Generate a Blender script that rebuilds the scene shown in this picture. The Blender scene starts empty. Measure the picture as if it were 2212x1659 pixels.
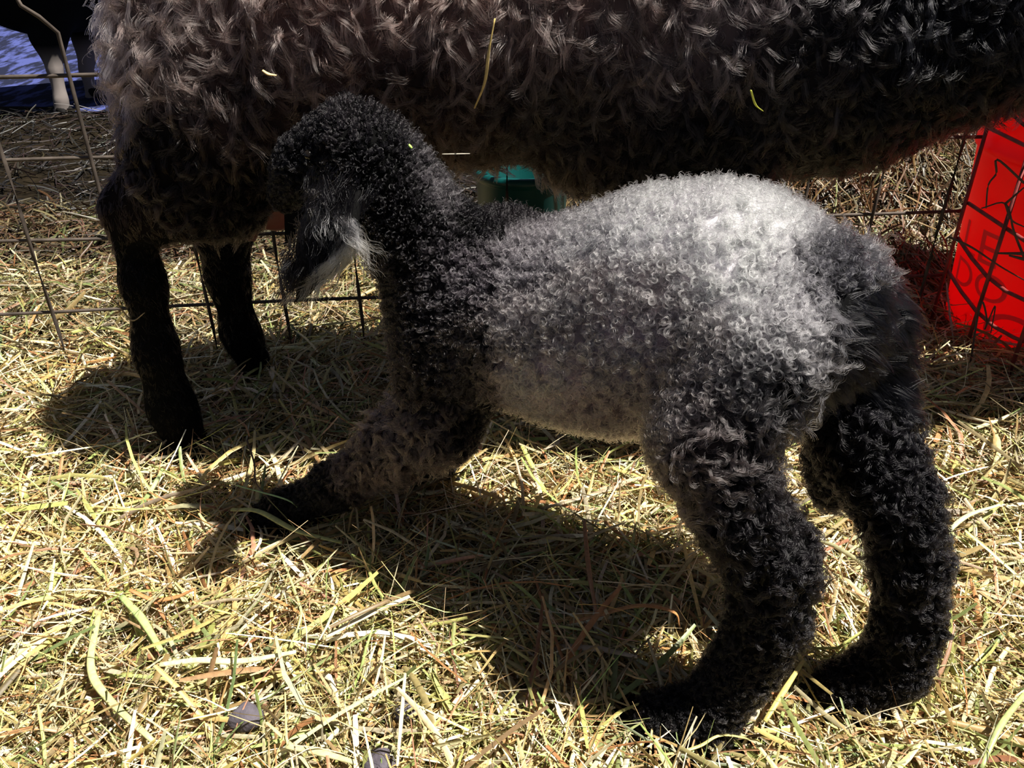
import bpy, math, random
import numpy as np
from mathutils import Vector

C = bpy.context.scene.collection
SC = bpy.context.scene
rng = np.random.default_rng(7)
random.seed(7)

# ------------------------------------------------------------------ camera
H = 0.57                    # camera height, crouching photographer
PITCH = math.radians(31.0)  # looking down
F = 1789.0                  # focal length in pixels of the 2212 wide frame
U0, V0 = 1106.0, 829.5
cam_d = bpy.data.cameras.new('camera')
cam_d.sensor_fit = 'HORIZONTAL'
cam_d.sensor_width = 36.0
cam_d.lens = F / 2212.0 * 36.0
cam_d.clip_start = 0.02
cam_d.clip_end = 200
cam = bpy.data.objects.new('camera', cam_d)
cam.location = (0, 0, H)
cam.rotation_euler = (math.pi / 2 - PITCH, 0, 0)
C.objects.link(cam)
SC.camera = cam

# ------------------------------------------------------------------ light
SC.view_settings.view_transform = 'Standard'
SC.view_settings.look = 'None'
SC.view_settings.gamma = 1.0
SC.view_settings.use_curve_mapping = False
SC.view_settings.exposure = 0.0
world = bpy.data.worlds.new('sky')
SC.world = world
world.use_nodes = True
bg = world.node_tree.nodes['Background']
bg.inputs['Color'].default_value = (0.62, 0.72, 1.0, 1)
bg.inputs['Strength'].default_value = 0.19
sun_d = bpy.data.lights.new('sun', 'SUN')
sun_d.energy = 12.0
sun_d.angle = math.radians(0.55)
sun_d.color = (1.0, 0.95, 0.86)
sun = bpy.data.objects.new('sun', sun_d)
SUN_DIR = Vector((0.45, -0.10, 1.0)).normalized()   # towards the sun
sun.rotation_euler = SUN_DIR.to_track_quat('Z', 'Y').to_euler()
sun.location = (1.5, -0.5, 4)
C.objects.link(sun)
SC.cycles.max_bounces = 6

# ------------------------------------------------------------------ helpers
cp, sp = math.cos(PITCH), math.sin(PITCH)


def ray(u, v):
    a, b = (u - U0) / F, -(v - V0) / F
    return np.array([a, cp + b * sp, -sp + b * cp])


def PT(u, v, y):
    """the point at distance y from the lens foot seen at pixel (u, v)"""
    d = ray(u, v)
    t = y / d[1]
    return np.array([0, 0, H]) + d * t


def GZ(u, v, z=0.0):
    d = ray(u, v)
    t = (z - H) / d[2]
    return np.array([0, 0, H]) + d * t


def depth(p):
    return p[1] * cp - (p[2] - H) * sp


def link(name, data, parent=None, mat=None):
    o = bpy.data.objects.new(name, data)
    C.objects.link(o)
    if parent is not None:
        o.parent = parent
    if mat is not None and data is not None:
        data.materials.append(mat)
    return o


def tag(o, label=None, cat=None, group=None, kind=None):
    if label:
        o['label'] = label
    if cat:
        o['category'] = cat
    if group:
        o['group'] = group
    if kind:
        o['kind'] = kind
    return o


def empty(name, loc=(0, 0, 0)):
    o = bpy.data.objects.new(name, None)
    o.empty_display_size = 0.05
    C.objects.link(o)
    o.location = loc
    return o


def np_mesh(name, verts, faces, smooth=False, tint=None):
    """verts n x 3, faces m x 4 (or a list of index lists)"""
    me = bpy.data.meshes.new(name)
    verts = np.asarray(verts, dtype=np.float32)
    if isinstance(faces, np.ndarray):
        n, k = faces.shape
        me.vertices.add(len(verts))
        me.vertices.foreach_set('co', verts.ravel())
        me.loops.add(n * k)
        me.loops.foreach_set('vertex_index', faces.astype(np.int32).ravel())
        me.polygons.add(n)
        me.polygons.foreach_set('loop_start', np.arange(0, n * k, k, dtype=np.int32))
        me.update(calc_edges=True)
    else:
        me.from_pydata([tuple(map(float, p)) for p in verts], [], faces)
        me.update()
    if smooth:
        me.polygons.foreach_set('use_smooth', np.ones(len(me.polygons), dtype=bool))
    if tint is not None:
        at = me.attributes.new('tint', 'FLOAT_COLOR', 'POINT')
        c = np.ones((len(verts), 4), dtype=np.float32)
        c[:, :3] = tint
        at.data.foreach_set('color', c.ravel())
    me.update()
    return me


def catmull(pts, n):
    pts = np.asarray(pts, float)
    if len(pts) == 2:
        t = np.linspace(0, 1, n)[:, None]
        return pts[0] * (1 - t) + pts[1] * t
    P = np.vstack([2 * pts[0] - pts[1], pts, 2 * pts[-1] - pts[-2]])
    out = []
    m = len(pts) - 1
    for s in np.linspace(0, m - 1e-6, n):
        i = int(s)
        t = s - i
        a, b, c, d = P[i], P[i + 1], P[i + 2], P[i + 3]
        out.append(0.5 * ((2 * b) + (c - a) * t + (2 * a - 5 * b + 4 * c - d) * t * t + (3 * b - a - 3 * c + d) * t ** 3))
    return np.array(out)


def tube(path, radii, sides=8, flat=1.0, up=(0, 0, 1)):
    """closed tube along a path; flat < 1 squashes it along the up side"""
    path = np.asarray(path, float)
    n = len(path)
    radii = np.broadcast_to(np.asarray(radii, float), (n,))
    tan = np.gradient(path, axis=0)
    tan /= np.linalg.norm(tan, axis=1)[:, None] + 1e-12
    ref = np.array(up, float)
    V, Fc = [], []
    for i in range(n):
        s = np.cross(tan[i], ref)
        if np.linalg.norm(s) < 1e-4:
            s = np.cross(tan[i], (1, 0, 0.3))
        s /= np.linalg.norm(s)
        w = np.cross(s, tan[i])
        for k in range(sides):
            a = 2 * math.pi * k / sides
            V.append(path[i] + radii[i] * (math.cos(a) * s + flat * math.sin(a) * w))
    for i in range(n - 1):
        for k in range(sides):
            k2 = (k + 1) % sides
            Fc.append([i * sides + k, i * sides + k2, (i + 1) * sides + k2, (i + 1) * sides + k])
    Fc.append(list(range(sides))[::-1])
    Fc.append(list(range((n - 1) * sides, n * sides)))
    return V, Fc


def lathe(profile, seg=48, z0=0.0):
    """profile: list of (r, z), open ends"""
    V, Fc = [], []
    for r, z in profile:
        for k in range(seg):
            a = 2 * math.pi * k / seg
            V.append((r * math.cos(a), r * math.sin(a), z + z0))
    for i in range(len(profile) - 1):
        for k in range(seg):
            k2 = (k + 1) % seg
            Fc.append([i * seg + k, i * seg + k2, (i + 1) * seg + k2, (i + 1) * seg + k])
    return V, Fc


# ------------------------------------------------------------------ materials
def new_mat(name):
    m = bpy.data.materials.new(name)
    m.use_nodes = True
    nt = m.node_tree
    nt.nodes.clear()
    out = nt.nodes.new('ShaderNodeOutputMaterial')
    return m, nt, out


def plain(name, col, rough=0.6, noise=0.0, scale=30.0, metal=0.0, spec=0.5, bump=0.0):
    m, nt, out = new_mat(name)
    b = nt.nodes.new('ShaderNodeBsdfPrincipled')
    b.inputs['Base Color'].default_value = (*col, 1)
    b.inputs['Roughness'].default_value = rough
    b.inputs['Metallic'].default_value = metal
    b.inputs['Specular IOR Level'].default_value = spec
    nt.links.new(b.outputs[0], out.inputs[0])
    if noise or bump:
        tc = nt.nodes.new('ShaderNodeTexCoord')
        nz = nt.nodes.new('ShaderNodeTexNoise')
        nz.inputs['Scale'].default_value = scale
        nz.inputs['Detail'].default_value = 5
        nt.links.new(tc.outputs['Object'], nz.inputs['Vector'])
        if noise:
            cr = nt.nodes.new('ShaderNodeValToRGB')
            cr.color_ramp.elements[0].position = 0.3
            cr.color_ramp.elements[1].position = 0.7
            cr.color_ramp.elements[0].color = (*[c * (1 - noise) for c in col], 1)
            cr.color_ramp.elements[1].color = (*[min(1, c * (1 + noise)) for c in col], 1)
            nt.links.new(nz.outputs['Fac'], cr.inputs[0])
            nt.links.new(cr.outputs[0], b.inputs['Base Color'])
        if bump:
            bp = nt.nodes.new('ShaderNodeBump')
            bp.inputs['Strength'].default_value = bump
            bp.inputs['Distance'].default_value = 0.005
            nt.links.new(nz.outputs['Fac'], bp.inputs['Height'])
            nt.links.new(bp.outputs[0], b.inputs['Normal'])
    return m


def hair_mat(name, rough=0.22, radial=0.32, ior=1.26):
    m, nt, out = new_mat(name)
    a = nt.nodes.new('ShaderNodeAttribute')
    a.attribute_name = 'tint'
    h = nt.nodes.new('ShaderNodeBsdfHairPrincipled')
    h.parametrization = 'COLOR'
    h.inputs['Roughness'].default_value = rough
    h.inputs['Radial Roughness'].default_value = radial
    h.inputs['Coat'].default_value = 0.0
    h.inputs['IOR'].default_value = ior
    h.inputs['Random Roughness'].default_value = 0.2
    nt.links.new(a.outputs['Color'], h.inputs['Color'])
    nt.links.new(h.outputs[0], out.inputs[0])
    return m


def tint_mat(name, rough=0.9, trans=0.0, spec=0.2, mottled=0.0):
    m, nt, out = new_mat(name)
    a = nt.nodes.new('ShaderNodeAttribute')
    a.attribute_name = 'tint'
    col = a.outputs['Color']
    if mottled:
        tc = nt.nodes.new('ShaderNodeTexCoord')
        nz = nt.nodes.new('ShaderNodeTexNoise')
        nz.inputs['Scale'].default_value = 240
        nz.inputs['Detail'].default_value = 2
        nt.links.new(tc.outputs['Object'], nz.inputs['Vector'])
        mr = nt.nodes.new('ShaderNodeMapRange')
        mr.inputs['From Min'].default_value = 0.3
        mr.inputs['From Max'].default_value = 0.7
        mr.inputs['To Min'].default_value = 1 - mottled
        mr.inputs['To Max'].default_value = 1 + mottled * 0.6
        nt.links.new(nz.outputs['Fac'], mr.inputs['Value'])
        mx = nt.nodes.new('ShaderNodeMix')
        mx.data_type = 'RGBA'
        mx.blend_type = 'MULTIPLY'
        mx.inputs['Factor'].default_value = 1
        nt.links.new(col, mx.inputs[6])
        nt.links.new(mr.outputs[0], mx.inputs[7])
        col = mx.outputs[2]
    b = nt.nodes.new('ShaderNodeBsdfPrincipled')
    b.inputs['Roughness'].default_value = rough
    b.inputs['Specular IOR Level'].default_value = spec
    nt.links.new(col, b.inputs['Base Color'])
    if trans:
        t = nt.nodes.new('ShaderNodeBsdfTranslucent')
        nt.links.new(col, t.inputs['Color'])
        mx = nt.nodes.new('ShaderNodeMixShader')
        mx.inputs[0].default_value = trans
        nt.links.new(b.outputs[0], mx.inputs[1])
        nt.links.new(t.outputs[0], mx.inputs[2])
        nt.links.new(mx.outputs[0], out.inputs[0])
    else:
        nt.links.new(b.outputs[0], out.inputs[0])
    return m


M_HAIR = hair_mat('wool_strands')
M_SKIN = tint_mat('wool_undercoat', 0.95, 0, 0.05)
M_HAY = tint_mat('dry_hay', 0.45, 0.17, 0.45, 0.25)
M_SOIL = plain('shaded_litter_soil', (0.009, 0.0065, 0.0035), 0.95, 0.6, 40, bump=0.6, spec=0.06)  # near-black base carries the shade of the ground behind the fence
M_DIRT = plain('dark_dirt', (0.035, 0.026, 0.018), 0.95, 0.5, 12, bump=0.6)
M_WIRE = plain('galvanised_wire', (0.075, 0.06, 0.05), 0.7, 0.4, 60, metal=0.2, spec=0.2)
M_RUST = plain('rusty_wire', (0.26, 0.045, 0.04), 0.6, 0.4, 60, metal=0.3)
M_RED = plain('red_plastic', (0.86, 0.022, 0.02), 0.42, spec=0.4)


def see_through(m, col, f):
    """thin plastic: part of the light comes through the wall"""
    nt = m.node_tree
    b = [n for n in nt.nodes if n.type == 'BSDF_PRINCIPLED'][0]
    t = nt.nodes.new('ShaderNodeBsdfTranslucent')
    t.inputs['Color'].default_value = (*col, 1)
    x = nt.nodes.new('ShaderNodeMixShader')
    x.inputs[0].default_value = f
    nt.links.new(b.outputs[0], x.inputs[1])
    nt.links.new(t.outputs[0], x.inputs[2])
    nt.links.new(x.outputs[0], [n for n in nt.nodes if n.type == 'OUTPUT_MATERIAL'][0].inputs[0])


see_through(M_RED, (0.80, 0.035, 0.045), 0.42)
M_PRINT = plain('faded_print', (0.62, 0.09, 0.10), 0.6)
see_through(M_PRINT, (0.70, 0.16, 0.18), 0.45)
M_TEAL = plain('teal_plastic', (0.0, 0.05, 0.048), 0.38, spec=0.4)
M_HOOF = plain('hoof_horn', (0.006, 0.0055, 0.0055), 0.8, 0.3, 60, spec=0.1)
M_PINK = plain('bare_skin', (0.13, 0.035, 0.032), 0.55, 0.2, 40)
M_EYE = plain('eye', (0.006, 0.004, 0.002), 0.1)
M_STONE = plain('dark_stone', (0.07, 0.06, 0.075), 0.8, 0.35, 80, bump=0.8)
M_TWIG = plain('dry_twig', (0.10, 0.06, 0.04), 0.8, 0.3, 90)


# ------------------------------------------------------------------ ground
def hgt(x, y):
    h = 0.006 * np.sin(9 * x + 3 * y) + 0.005 * np.sin(13 * y - 7 * x + 1) + 0.003 * np.sin(31 * x + 1.3) * np.sin(27 * y)
    h = h + 0.26 * np.exp(-(((x - 0.62) / 0.26) ** 2 + ((y - 1.62) / 0.26) ** 2))        # heap behind the fence
    h = h + 0.05 * np.exp(-(((x - 0.02) / 0.10) ** 2 + ((y - 1.25) / 0.10) ** 2))        # small tuft
    h = h + 0.03 * np.exp(-(((x - 0.66) / 0.10) ** 2 + ((y - 0.86) / 0.08) ** 2))
    return h


def grid_mesh(name, xs, ys, fn):
    X, Y = np.meshgrid(xs, ys)
    Z = fn(X, Y)
    V = np.stack([X, Y, Z], -1).reshape(-1, 3)
    nx, ny = len(xs), len(ys)
    i = np.arange(nx * ny).reshape(ny, nx)
    Fq = np.stack([i[:-1, :-1], i[:-1, 1:], i[1:, 1:], i[1:, :-1]], -1).reshape(-1, 4)
    return np_mesh(name, V, Fq, True)


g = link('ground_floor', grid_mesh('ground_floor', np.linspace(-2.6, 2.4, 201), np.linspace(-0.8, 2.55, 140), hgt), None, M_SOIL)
tag(g, 'trodden litter ground under the hay, darkened with painted shade', kind='structure')


def bank(x, y):
    return hgt(x, y) * 0 + 0.002 + 0.16 * np.clip((y - 2.9) / 3.0, 0, 1) + 0.02 * np.sin(5 * x) * np.sin(4 * y) * np.clip((y - 2.6), 0, 1)


def snow_mat():
    m, nt, out = new_mat('patchy_shaded_snow')
    b = nt.nodes.new('ShaderNodeBsdfPrincipled')
    b.inputs['Roughness'].default_value = 1.0
    b.inputs['Specular IOR Level'].default_value = 0.04
    tc = nt.nodes.new('ShaderNodeTexCoord')
    nz = nt.nodes.new('ShaderNodeTexNoise')
    nz.inputs['Scale'].default_value = 26
    nz.inputs['Detail'].default_value = 6
    nz.inputs['Roughness'].default_value = 0.6
    mp = nt.nodes.new('ShaderNodeMapping')
    mp.inputs['Scale'].default_value = (1.0, 0.28, 1.0)
    nt.links.new(tc.outputs['Object'], mp.inputs['Vector'])
    nt.links.new(mp.outputs[0], nz.inputs['Vector'])
    cr = nt.nodes.new('ShaderNodeValToRGB')
    e = cr.color_ramp.elements
    e[0].position = 0.47
    e[0].color = (0.012, 0.014, 0.03, 1)
    e[1].position = 0.58
    e[1].color = (0.052, 0.064, 0.19, 1)  # blue skylit shade painted into the snow colour
    nt.links.new(nz.outputs['Fac'], cr.inputs[0])
    nt.links.new(cr.outputs[0], b.inputs['Base Color'])
    nt.links.new(b.outputs[0], out.inputs[0])
    return m


s = link('ground_terrain', grid_mesh('ground_terrain', np.linspace(-7, 6, 120), np.linspace(2.5, 9, 70), bank), None, snow_mat())
tag(s, 'patchy snowy ground beyond the pen, blue shade painted in', kind='structure')

# ------------------------------------------------------------------ hay
PAL = np.array([
    (0.68, 0.54, 0.27), (0.80, 0.69, 0.43), (0.58, 0.47, 0.17), (0.46, 0.46, 0.15), (0.34, 0.40, 0.13),
    (0.56, 0.37, 0.15), (0.46, 0.22, 0.09), (0.86, 0.77, 0.54), (0.26, 0.19, 0.08), (0.22, 0.28, 0.10), (0.50, 0.26, 0.15)])
PW = np.array([0.17, 0.16, 0.11, 0.09, 0.06, 0.14, 0.06, 0.10, 0.06, 0.02, 0.03])
PW = PW / PW.sum()


def blades(x, y, L, W, tilt, lift, brown=0.0, dark=1.0):
    """n hay blades as slightly folded curved strips: returns verts, quads, tints"""
    n = len(x)
    K = 5
    z = hgt(x, y)
    e = 1e-3
    gx = (hgt(x + e, y) - z) / e
    gy = (hgt(x, y + e) - z) / e
    a = rng.uniform(0, 2 * np.pi, n)
    pit = rng.normal(0, tilt, n)
    t = np.stack([np.cos(a), np.sin(a), gx * np.cos(a) + gy * np.sin(a) + np.tan(np.clip(pit, -1.3, 1.3))], -1)
    t /= np.linalg.norm(t, axis=1)[:, None]
    nrm = np.stack([-gx, -gy, np.ones(n)], -1)
    side = np.cross(t, nrm)
    side /= np.linalg.norm(side, axis=1)[:, None] + 1e-9
    up = np.cross(side, t)
    roll = rng.normal(0, 0.75, n)
    wv = side * np.cos(roll)[:, None] + up * np.sin(roll)[:, None]
    wn = np.cross(wv, t)
    c = np.stack([x, y, z + lift], -1)
    # never let a blade dive deep under the ground
    c[:, 2] += np.abs(t[:, 2]) * L * 0.35
    s = np.linspace(-0.5, 0.5, K)
    bend = rng.normal(0, 0.055, n) * L
    arch = rng.normal(0.0, 0.05, n) * L
    kink = np.where(rng.random(n) < 0.18, rng.normal(0, 0.6, n), 0) * L
    ctr = c[:, None, :] + t[:, None, :] * (s[None, :, None] * L[:, None, None])
    ctr = ctr + side[:, None, :] * ((4 * s ** 2)[None, :, None] * bend[:, None, None])
    ctr = ctr + up[:, None, :] * ((1 - 4 * s ** 2)[None, :, None] * arch[:, None, None])
    ctr = ctr + side[:, None, :] * (np.maximum(s - 0.1, 0)[None, :, None] * kink[:, None, None])
    prof = np.array([0.75, 1.0, 1.0, 0.95, 0.55])
    w = W[:, None] * prof[None, :] * 0.5
    fold = w * rng.uniform(0.1, 0.7, n)[:, None]
    A = ctr + wv[:, None, :] * w[..., None]
    B = ctr + wn[:, None, :] * fold[..., None]
    D = ctr - wv[:, None, :] * w[..., None]
    V = np.stack([A, B, D], 2)                      # n, K, 3, 3
    base = (np.arange(n) * K * 3)[:, None, None]
    k = (np.arange(K - 1) * 3)[None, :, None]
    j = np.arange(2)[None, None, :]
    i0 = base + k + j
    Fq = np.stack([i0, i0 + 1, i0 + 4, i0 + 3], -1).reshape(-1, 4)
    p = PW.copy()
    if brown:
        p[[5, 6, 8, 10]] += brown * 0.25
        p /= p.sum()
    col = PAL[rng.choice(len(PAL), n, p=p)] * rng.uniform(0.36, 1.2, n)[:, None] * (dark * np.where((x > 0.22) & (y > 1.16), 0.4, np.where(y > 1.06, 0.6, 1.0)))[:, None]  # hay behind the fence and on the heap: shade put into the tint
    col = col * (1 + rng.normal(0, 0.05, (n, 3)))
    tint = np.repeat(np.clip(col, 0.01, 0.95), K * 3, axis=0)
    return V.reshape(-1, 3), Fq, tint


def scatter(n, y0, y1, xfun, ypow=1.0):
    y = y0 + (y1 - y0) * rng.random(n) ** ypow
    x = (rng.random(n) * 2 - 1) * xfun(y)
    return clear(x, y)


FEET = [(GZ(u, v_)[:2], r) for u, v_, r in ((1400, 1590, .032), (1400, 1615, .026), (1480, 1622, .028), (1550, 1625, .026), (1460, 1595, .032), (1540, 1600, .034), (1800, 1510, .026), (1870, 1520, .028), (560, 1150, .020), (610, 1135, .024), (680, 1110, .026), (400, 985, .03), (530, 1552, .014), (822, 1642, .016), (876, 1537, .014))]


def clear(x, y):
    k = np.ones(len(x), bool)
    for c, r in FEET:
        k &= (x - c[0]) ** 2 + (y - c[1]) ** 2 > r * r
    return x[k], y[k]


def hay_object(name, sets, label, cat, mat=M_HAY):
    Vs, Fs, Ts, off = [], [], [], 0
    for V, Fq, T in sets:
        Vs.append(V)
        Fs.append(Fq + off)
        Ts.append(T)
        off += len(V)
    me = np_mesh(name, np.vstack(Vs), np.vstack(Fs), False, np.vstack(Ts))
    o = link(name, me, None, mat)
    tag(o, label, cat, kind='stuff')
    return o


xf = lambda y: 0.35 + 0.72 * y
sets = []
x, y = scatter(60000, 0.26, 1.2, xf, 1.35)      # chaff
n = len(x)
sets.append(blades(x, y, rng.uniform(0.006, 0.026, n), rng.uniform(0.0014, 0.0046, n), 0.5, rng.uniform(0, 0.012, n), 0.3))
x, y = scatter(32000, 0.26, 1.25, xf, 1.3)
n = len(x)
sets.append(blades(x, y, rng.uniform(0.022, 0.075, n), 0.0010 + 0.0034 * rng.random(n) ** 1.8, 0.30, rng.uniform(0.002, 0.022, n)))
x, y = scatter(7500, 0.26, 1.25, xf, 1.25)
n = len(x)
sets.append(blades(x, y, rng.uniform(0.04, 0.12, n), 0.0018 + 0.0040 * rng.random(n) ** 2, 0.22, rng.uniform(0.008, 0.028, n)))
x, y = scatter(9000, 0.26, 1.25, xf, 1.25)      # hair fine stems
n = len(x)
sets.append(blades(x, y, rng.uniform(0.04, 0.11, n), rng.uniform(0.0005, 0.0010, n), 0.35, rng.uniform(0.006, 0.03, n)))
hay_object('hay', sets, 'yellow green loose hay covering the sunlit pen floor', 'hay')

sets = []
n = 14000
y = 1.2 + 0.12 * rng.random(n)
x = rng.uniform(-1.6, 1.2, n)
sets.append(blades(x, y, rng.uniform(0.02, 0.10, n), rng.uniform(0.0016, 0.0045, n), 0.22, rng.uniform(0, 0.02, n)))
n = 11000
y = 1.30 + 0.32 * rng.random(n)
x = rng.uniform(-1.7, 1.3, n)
sets.append(blades(x, y, rng.uniform(0.02, 0.10, n), rng.uniform(0.0016, 0.0045, n), 0.22, rng.uniform(0, 0.02, n), 1.2, 0.34))  # lowered tint paints shade on this strip
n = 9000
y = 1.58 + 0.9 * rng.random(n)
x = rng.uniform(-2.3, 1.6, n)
sets.append(blades(x, y, rng.uniform(0.03, 0.10, n), rng.uniform(0.002, 0.004, n), 0.2, rng.uniform(0, 0.015, n), 2.0, 0.07))  # almost black tint paints the deep shade at the back
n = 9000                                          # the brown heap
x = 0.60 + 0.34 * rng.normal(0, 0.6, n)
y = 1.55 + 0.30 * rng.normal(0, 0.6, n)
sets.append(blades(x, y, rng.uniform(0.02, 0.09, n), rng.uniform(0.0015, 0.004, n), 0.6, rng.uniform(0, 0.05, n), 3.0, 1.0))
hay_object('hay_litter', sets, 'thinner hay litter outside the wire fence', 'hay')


# ------------------------------------------------------------------ animal bodies: one continuous surface from tapered limbs
def sdf_body(caps, voxel, k, margin=0.03):
    """caps: (a, b, ra, rb). Smooth union on a grid, then surface nets"""
    A = np.array([c[0] for c in caps])
    B = np.array([c[1] for c in caps])
    ra = np.array([c[2] for c in caps])
    rb = np.array([c[3] for c in caps])
    R = np.maximum(ra, rb)[:, None]
    lo = np.minimum(A - R, B - R).min(0) - margin
    hi = np.maximum(A + R, B + R).max(0) + margin
    dims = np.ceil((hi - lo) / voxel).astype(int) + 1
    ax = [lo[i] + voxel * np.arange(dims[i]) for i in range(3)]
    G = np.stack(np.meshgrid(*ax, indexing='ij'), -1)
    acc = np.full(dims, 0.0)
    big = np.full(dims, 1e3)
    for a, b, r0, r1 in zip(A, B, ra, rb):
        ab = b - a
        l2 = max((ab ** 2).sum(), 1e-10)
        t = np.clip(((G - a) @ ab) / l2, 0, 1)
        d = np.linalg.norm(G - a - t[..., None] * ab, axis=-1) - (r0 + (r1 - r0) * t)
        big = np.minimum(big, d)
        acc += np.exp(-np.clip(d, -1, 1) / k)
    S = -k * np.log(acc + 1e-300)
    S = np.where(np.isfinite(S) & (big < 0.3), S, big)
    # surface nets
    ins = S < 0
    corners = [(i, j, l) for i in (0, 1) for j in (0, 1) for l in (0, 1)]
    nx, ny, nz = [d - 1 for d in dims]
    sl = lambda i, j, l: (slice(i, i + nx), slice(j, j + ny), slice(l, l + nz))
    cnt = sum(ins[sl(*c)].astype(int) for c in corners)
    active = (cnt > 0) & (cnt < 8)
    acc_p = np.zeros((nx, ny, nz, 3))
    acc_n = np.zeros((nx, ny, nz))
    for c in corners:
        for axn in range(3):
            if c[axn]:
                continue
            c2 = list(c)
            c2[axn] = 1
            s0, s1 = S[sl(*c)], S[sl(*c2)]
            cross = (s0 < 0) != (s1 < 0)
            t = np.where(cross, s0 / np.where(np.abs(s0 - s1) < 1e-12, 1, s0 - s1), 0)
            p = np.zeros((nx, ny, nz, 3))
            for q in range(3):
                p[..., q] = c[q]
            p[..., axn] += t
            acc_p += p * cross[..., None]
            acc_n += cross
    idx = -np.ones((nx, ny, nz), int)
    idx[active] = np.arange(active.sum())
    cell = np.argwhere(active)
    V = lo + voxel * (cell + acc_p[active] / acc_n[active][:, None])
    quads = []
    for axn in range(3):
        o = [q for q in range(3) if q != axn]
        s0 = [slice(None)] * 3
        s1 = [slice(None)] * 3
        s0[axn] = slice(0, -1)
        s1[axn] = slice(1, None)
        flip = ins[tuple(s0)] & ~ins[tuple(s1)]
        cross = ins[tuple(s0)] != ins[tuple(s1)]
        for e in np.argwhere(cross):
            i, j, l = e
            if e[o[0]] < 1 or e[o[1]] < 1:
                continue
            q = []
            for du, dv in ((1, 1), (0, 1), (0, 0), (1, 0)):
                cc = [i, j, l]
                cc[o[0]] -= du
                cc[o[1]] -= dv
                q.append(idx[cc[0], cc[1], cc[2]])
            if min(q) < 0:
                continue
            f = bool(flip[i, j, l])
            if axn == 1:
                f = not f
            quads.append(q if f else q[::-1])
    return V, np.array(quads)


def chain(nodes):
    """nodes: (u, v, y, radius in pixels) -> capsules"""
    P = []
    for u, v, y, r in nodes:
        p = PT(u, v, y)
        P.append((p, r * depth(p) / F))
    return [(P[i][0], P[i + 1][0], P[i][1], P[i + 1][1]) for i in range(len(P) - 1)]


def seeds_array(seeds):
    P = np.array([PT(s[0], s[1], s[2]) for s in seeds])
    Q = np.array([list(s[3]) + list(s[4:]) for s in seeds], float)
    return P, Q


def idw(pts, SP, SQ, power=6.0):
    out = np.zeros((len(pts), SQ.shape[1]))
    for i in range(0, len(pts), 20000):
        d2 = ((pts[i:i + 20000, None, :] - SP[None]) ** 2).sum(-1) + 1e-6
        w = d2 ** (-power / 2)
        w /= w.sum(1)[:, None]
        out[i:i + 20000] = w @ SQ
    return out


def surface_samples(V, Q, n, wfun=None):
    """area weighted samples on a quad mesh: points and smooth normals"""
    T = np.vstack([Q[:, [0, 1, 2]], Q[:, [0, 2, 3]]])
    a, b, c = V[T[:, 0]], V[T[:, 1]], V[T[:, 2]]
    fn = np.cross(b - a, c - a)
    area = np.linalg.norm(fn, axis=1)
    VN = np.zeros_like(V)
    for k in range(3):
        np.add.at(VN, T[:, k], fn)
    VN /= np.linalg.norm(VN, axis=1)[:, None] + 1e-12
    w = area.copy()
    if wfun is not None:
        w = w * wfun((a + b + c) / 3, fn / (area[:, None] + 1e-12))
    tri = rng.choice(len(T), n, p=w / w.sum())
    r1, r2 = rng.random(n), rng.random(n)
    s = np.sqrt(r1)
    w0, w1, w2 = 1 - s, s * (1 - r2), s * r2
    P = a[tri] * w0[:, None] + b[tri] * w1[:, None] + c[tri] * w2[:, None]
    N = VN[T[tri, 0]] * w0[:, None] + VN[T[tri, 1]] * w1[:, None] + VN[T[tri, 2]] * w2[:, None]
    N /= np.linalg.norm(N, axis=1)[:, None] + 1e-12
    return P, N


def unit(a):
    return a / (np.linalg.norm(a, axis=-1, keepdims=True) + 1e-12)


def frames(N):
    ref = np.where(np.abs(N[:, 2:3]) < 0.9, np.array([[0, 0, 1.0]]), np.array([[1.0, 0, 0]]))
    e1 = unit(np.cross(ref, N))
    e2 = np.cross(N, e1)
    return e1, e2


def ring_locks(P, N, col, R, lift, hairs, K=11, turns=1.25, spread=0.35, rad=0.0002):
    """ring shaped curls: each lock is a few hairs wound in one loop standing on the coat"""
    n = len(P)
    tiltv = unit(rng.normal(0, 1, (n, 3)))
    m = unit(N + 0.6 * tiltv)
    e1, e2 = frames(m)
    a0 = rng.uniform(0, 2 * np.pi, n)
    sgn = np.where(rng.random(n) < 0.5, 1.0, -1.0)
    Pn, Mn, E1, E2 = [np.repeat(q, hairs, 0) for q in (P, m, e1, e2)]
    Nn = np.repeat(N, hairs, 0)
    A0 = np.repeat(a0, hairs) + rng.normal(0, 0.25, n * hairs)
    SG = np.repeat(sgn, hairs)
    RR = np.repeat(R, hairs) * (1 + rng.normal(0, spread * 0.5, n * hairs))
    LF = np.repeat(lift, hairs) * (1 + rng.normal(0, 0.25, n * hairs))
    jit = rng.normal(0, 1, (n * hairs, 3)) * (np.repeat(R, hairs) * spread * 0.5)[:, None]
    s = np.linspace(0, 1, K)
    th = A0[:, None] + SG[:, None] * s[None] * 2 * np.pi * turns
    rr = RR[:, None] * (1.0 - 0.35 * s[None])
    X = (Pn + jit)[:, None, :] + Nn[:, None, :] * (LF[:, None] * (s[None] ** 0.6))[..., None]
    X = X + E1[:, None, :] * (rr * np.cos(th))[..., None] + E2[:, None, :] * (rr * np.sin(th))[..., None]
    X = X + Mn[:, None, :] * (rng.normal(0, 0.25, n * hairs)[:, None] * RR[:, None] * s[None])[..., None]
    c = np.repeat(col, hairs, 0) * rng.uniform(0.7, 1.25, (n * hairs, 1))
    return X, np.clip(c, 0.001, 0.95), rad


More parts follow.
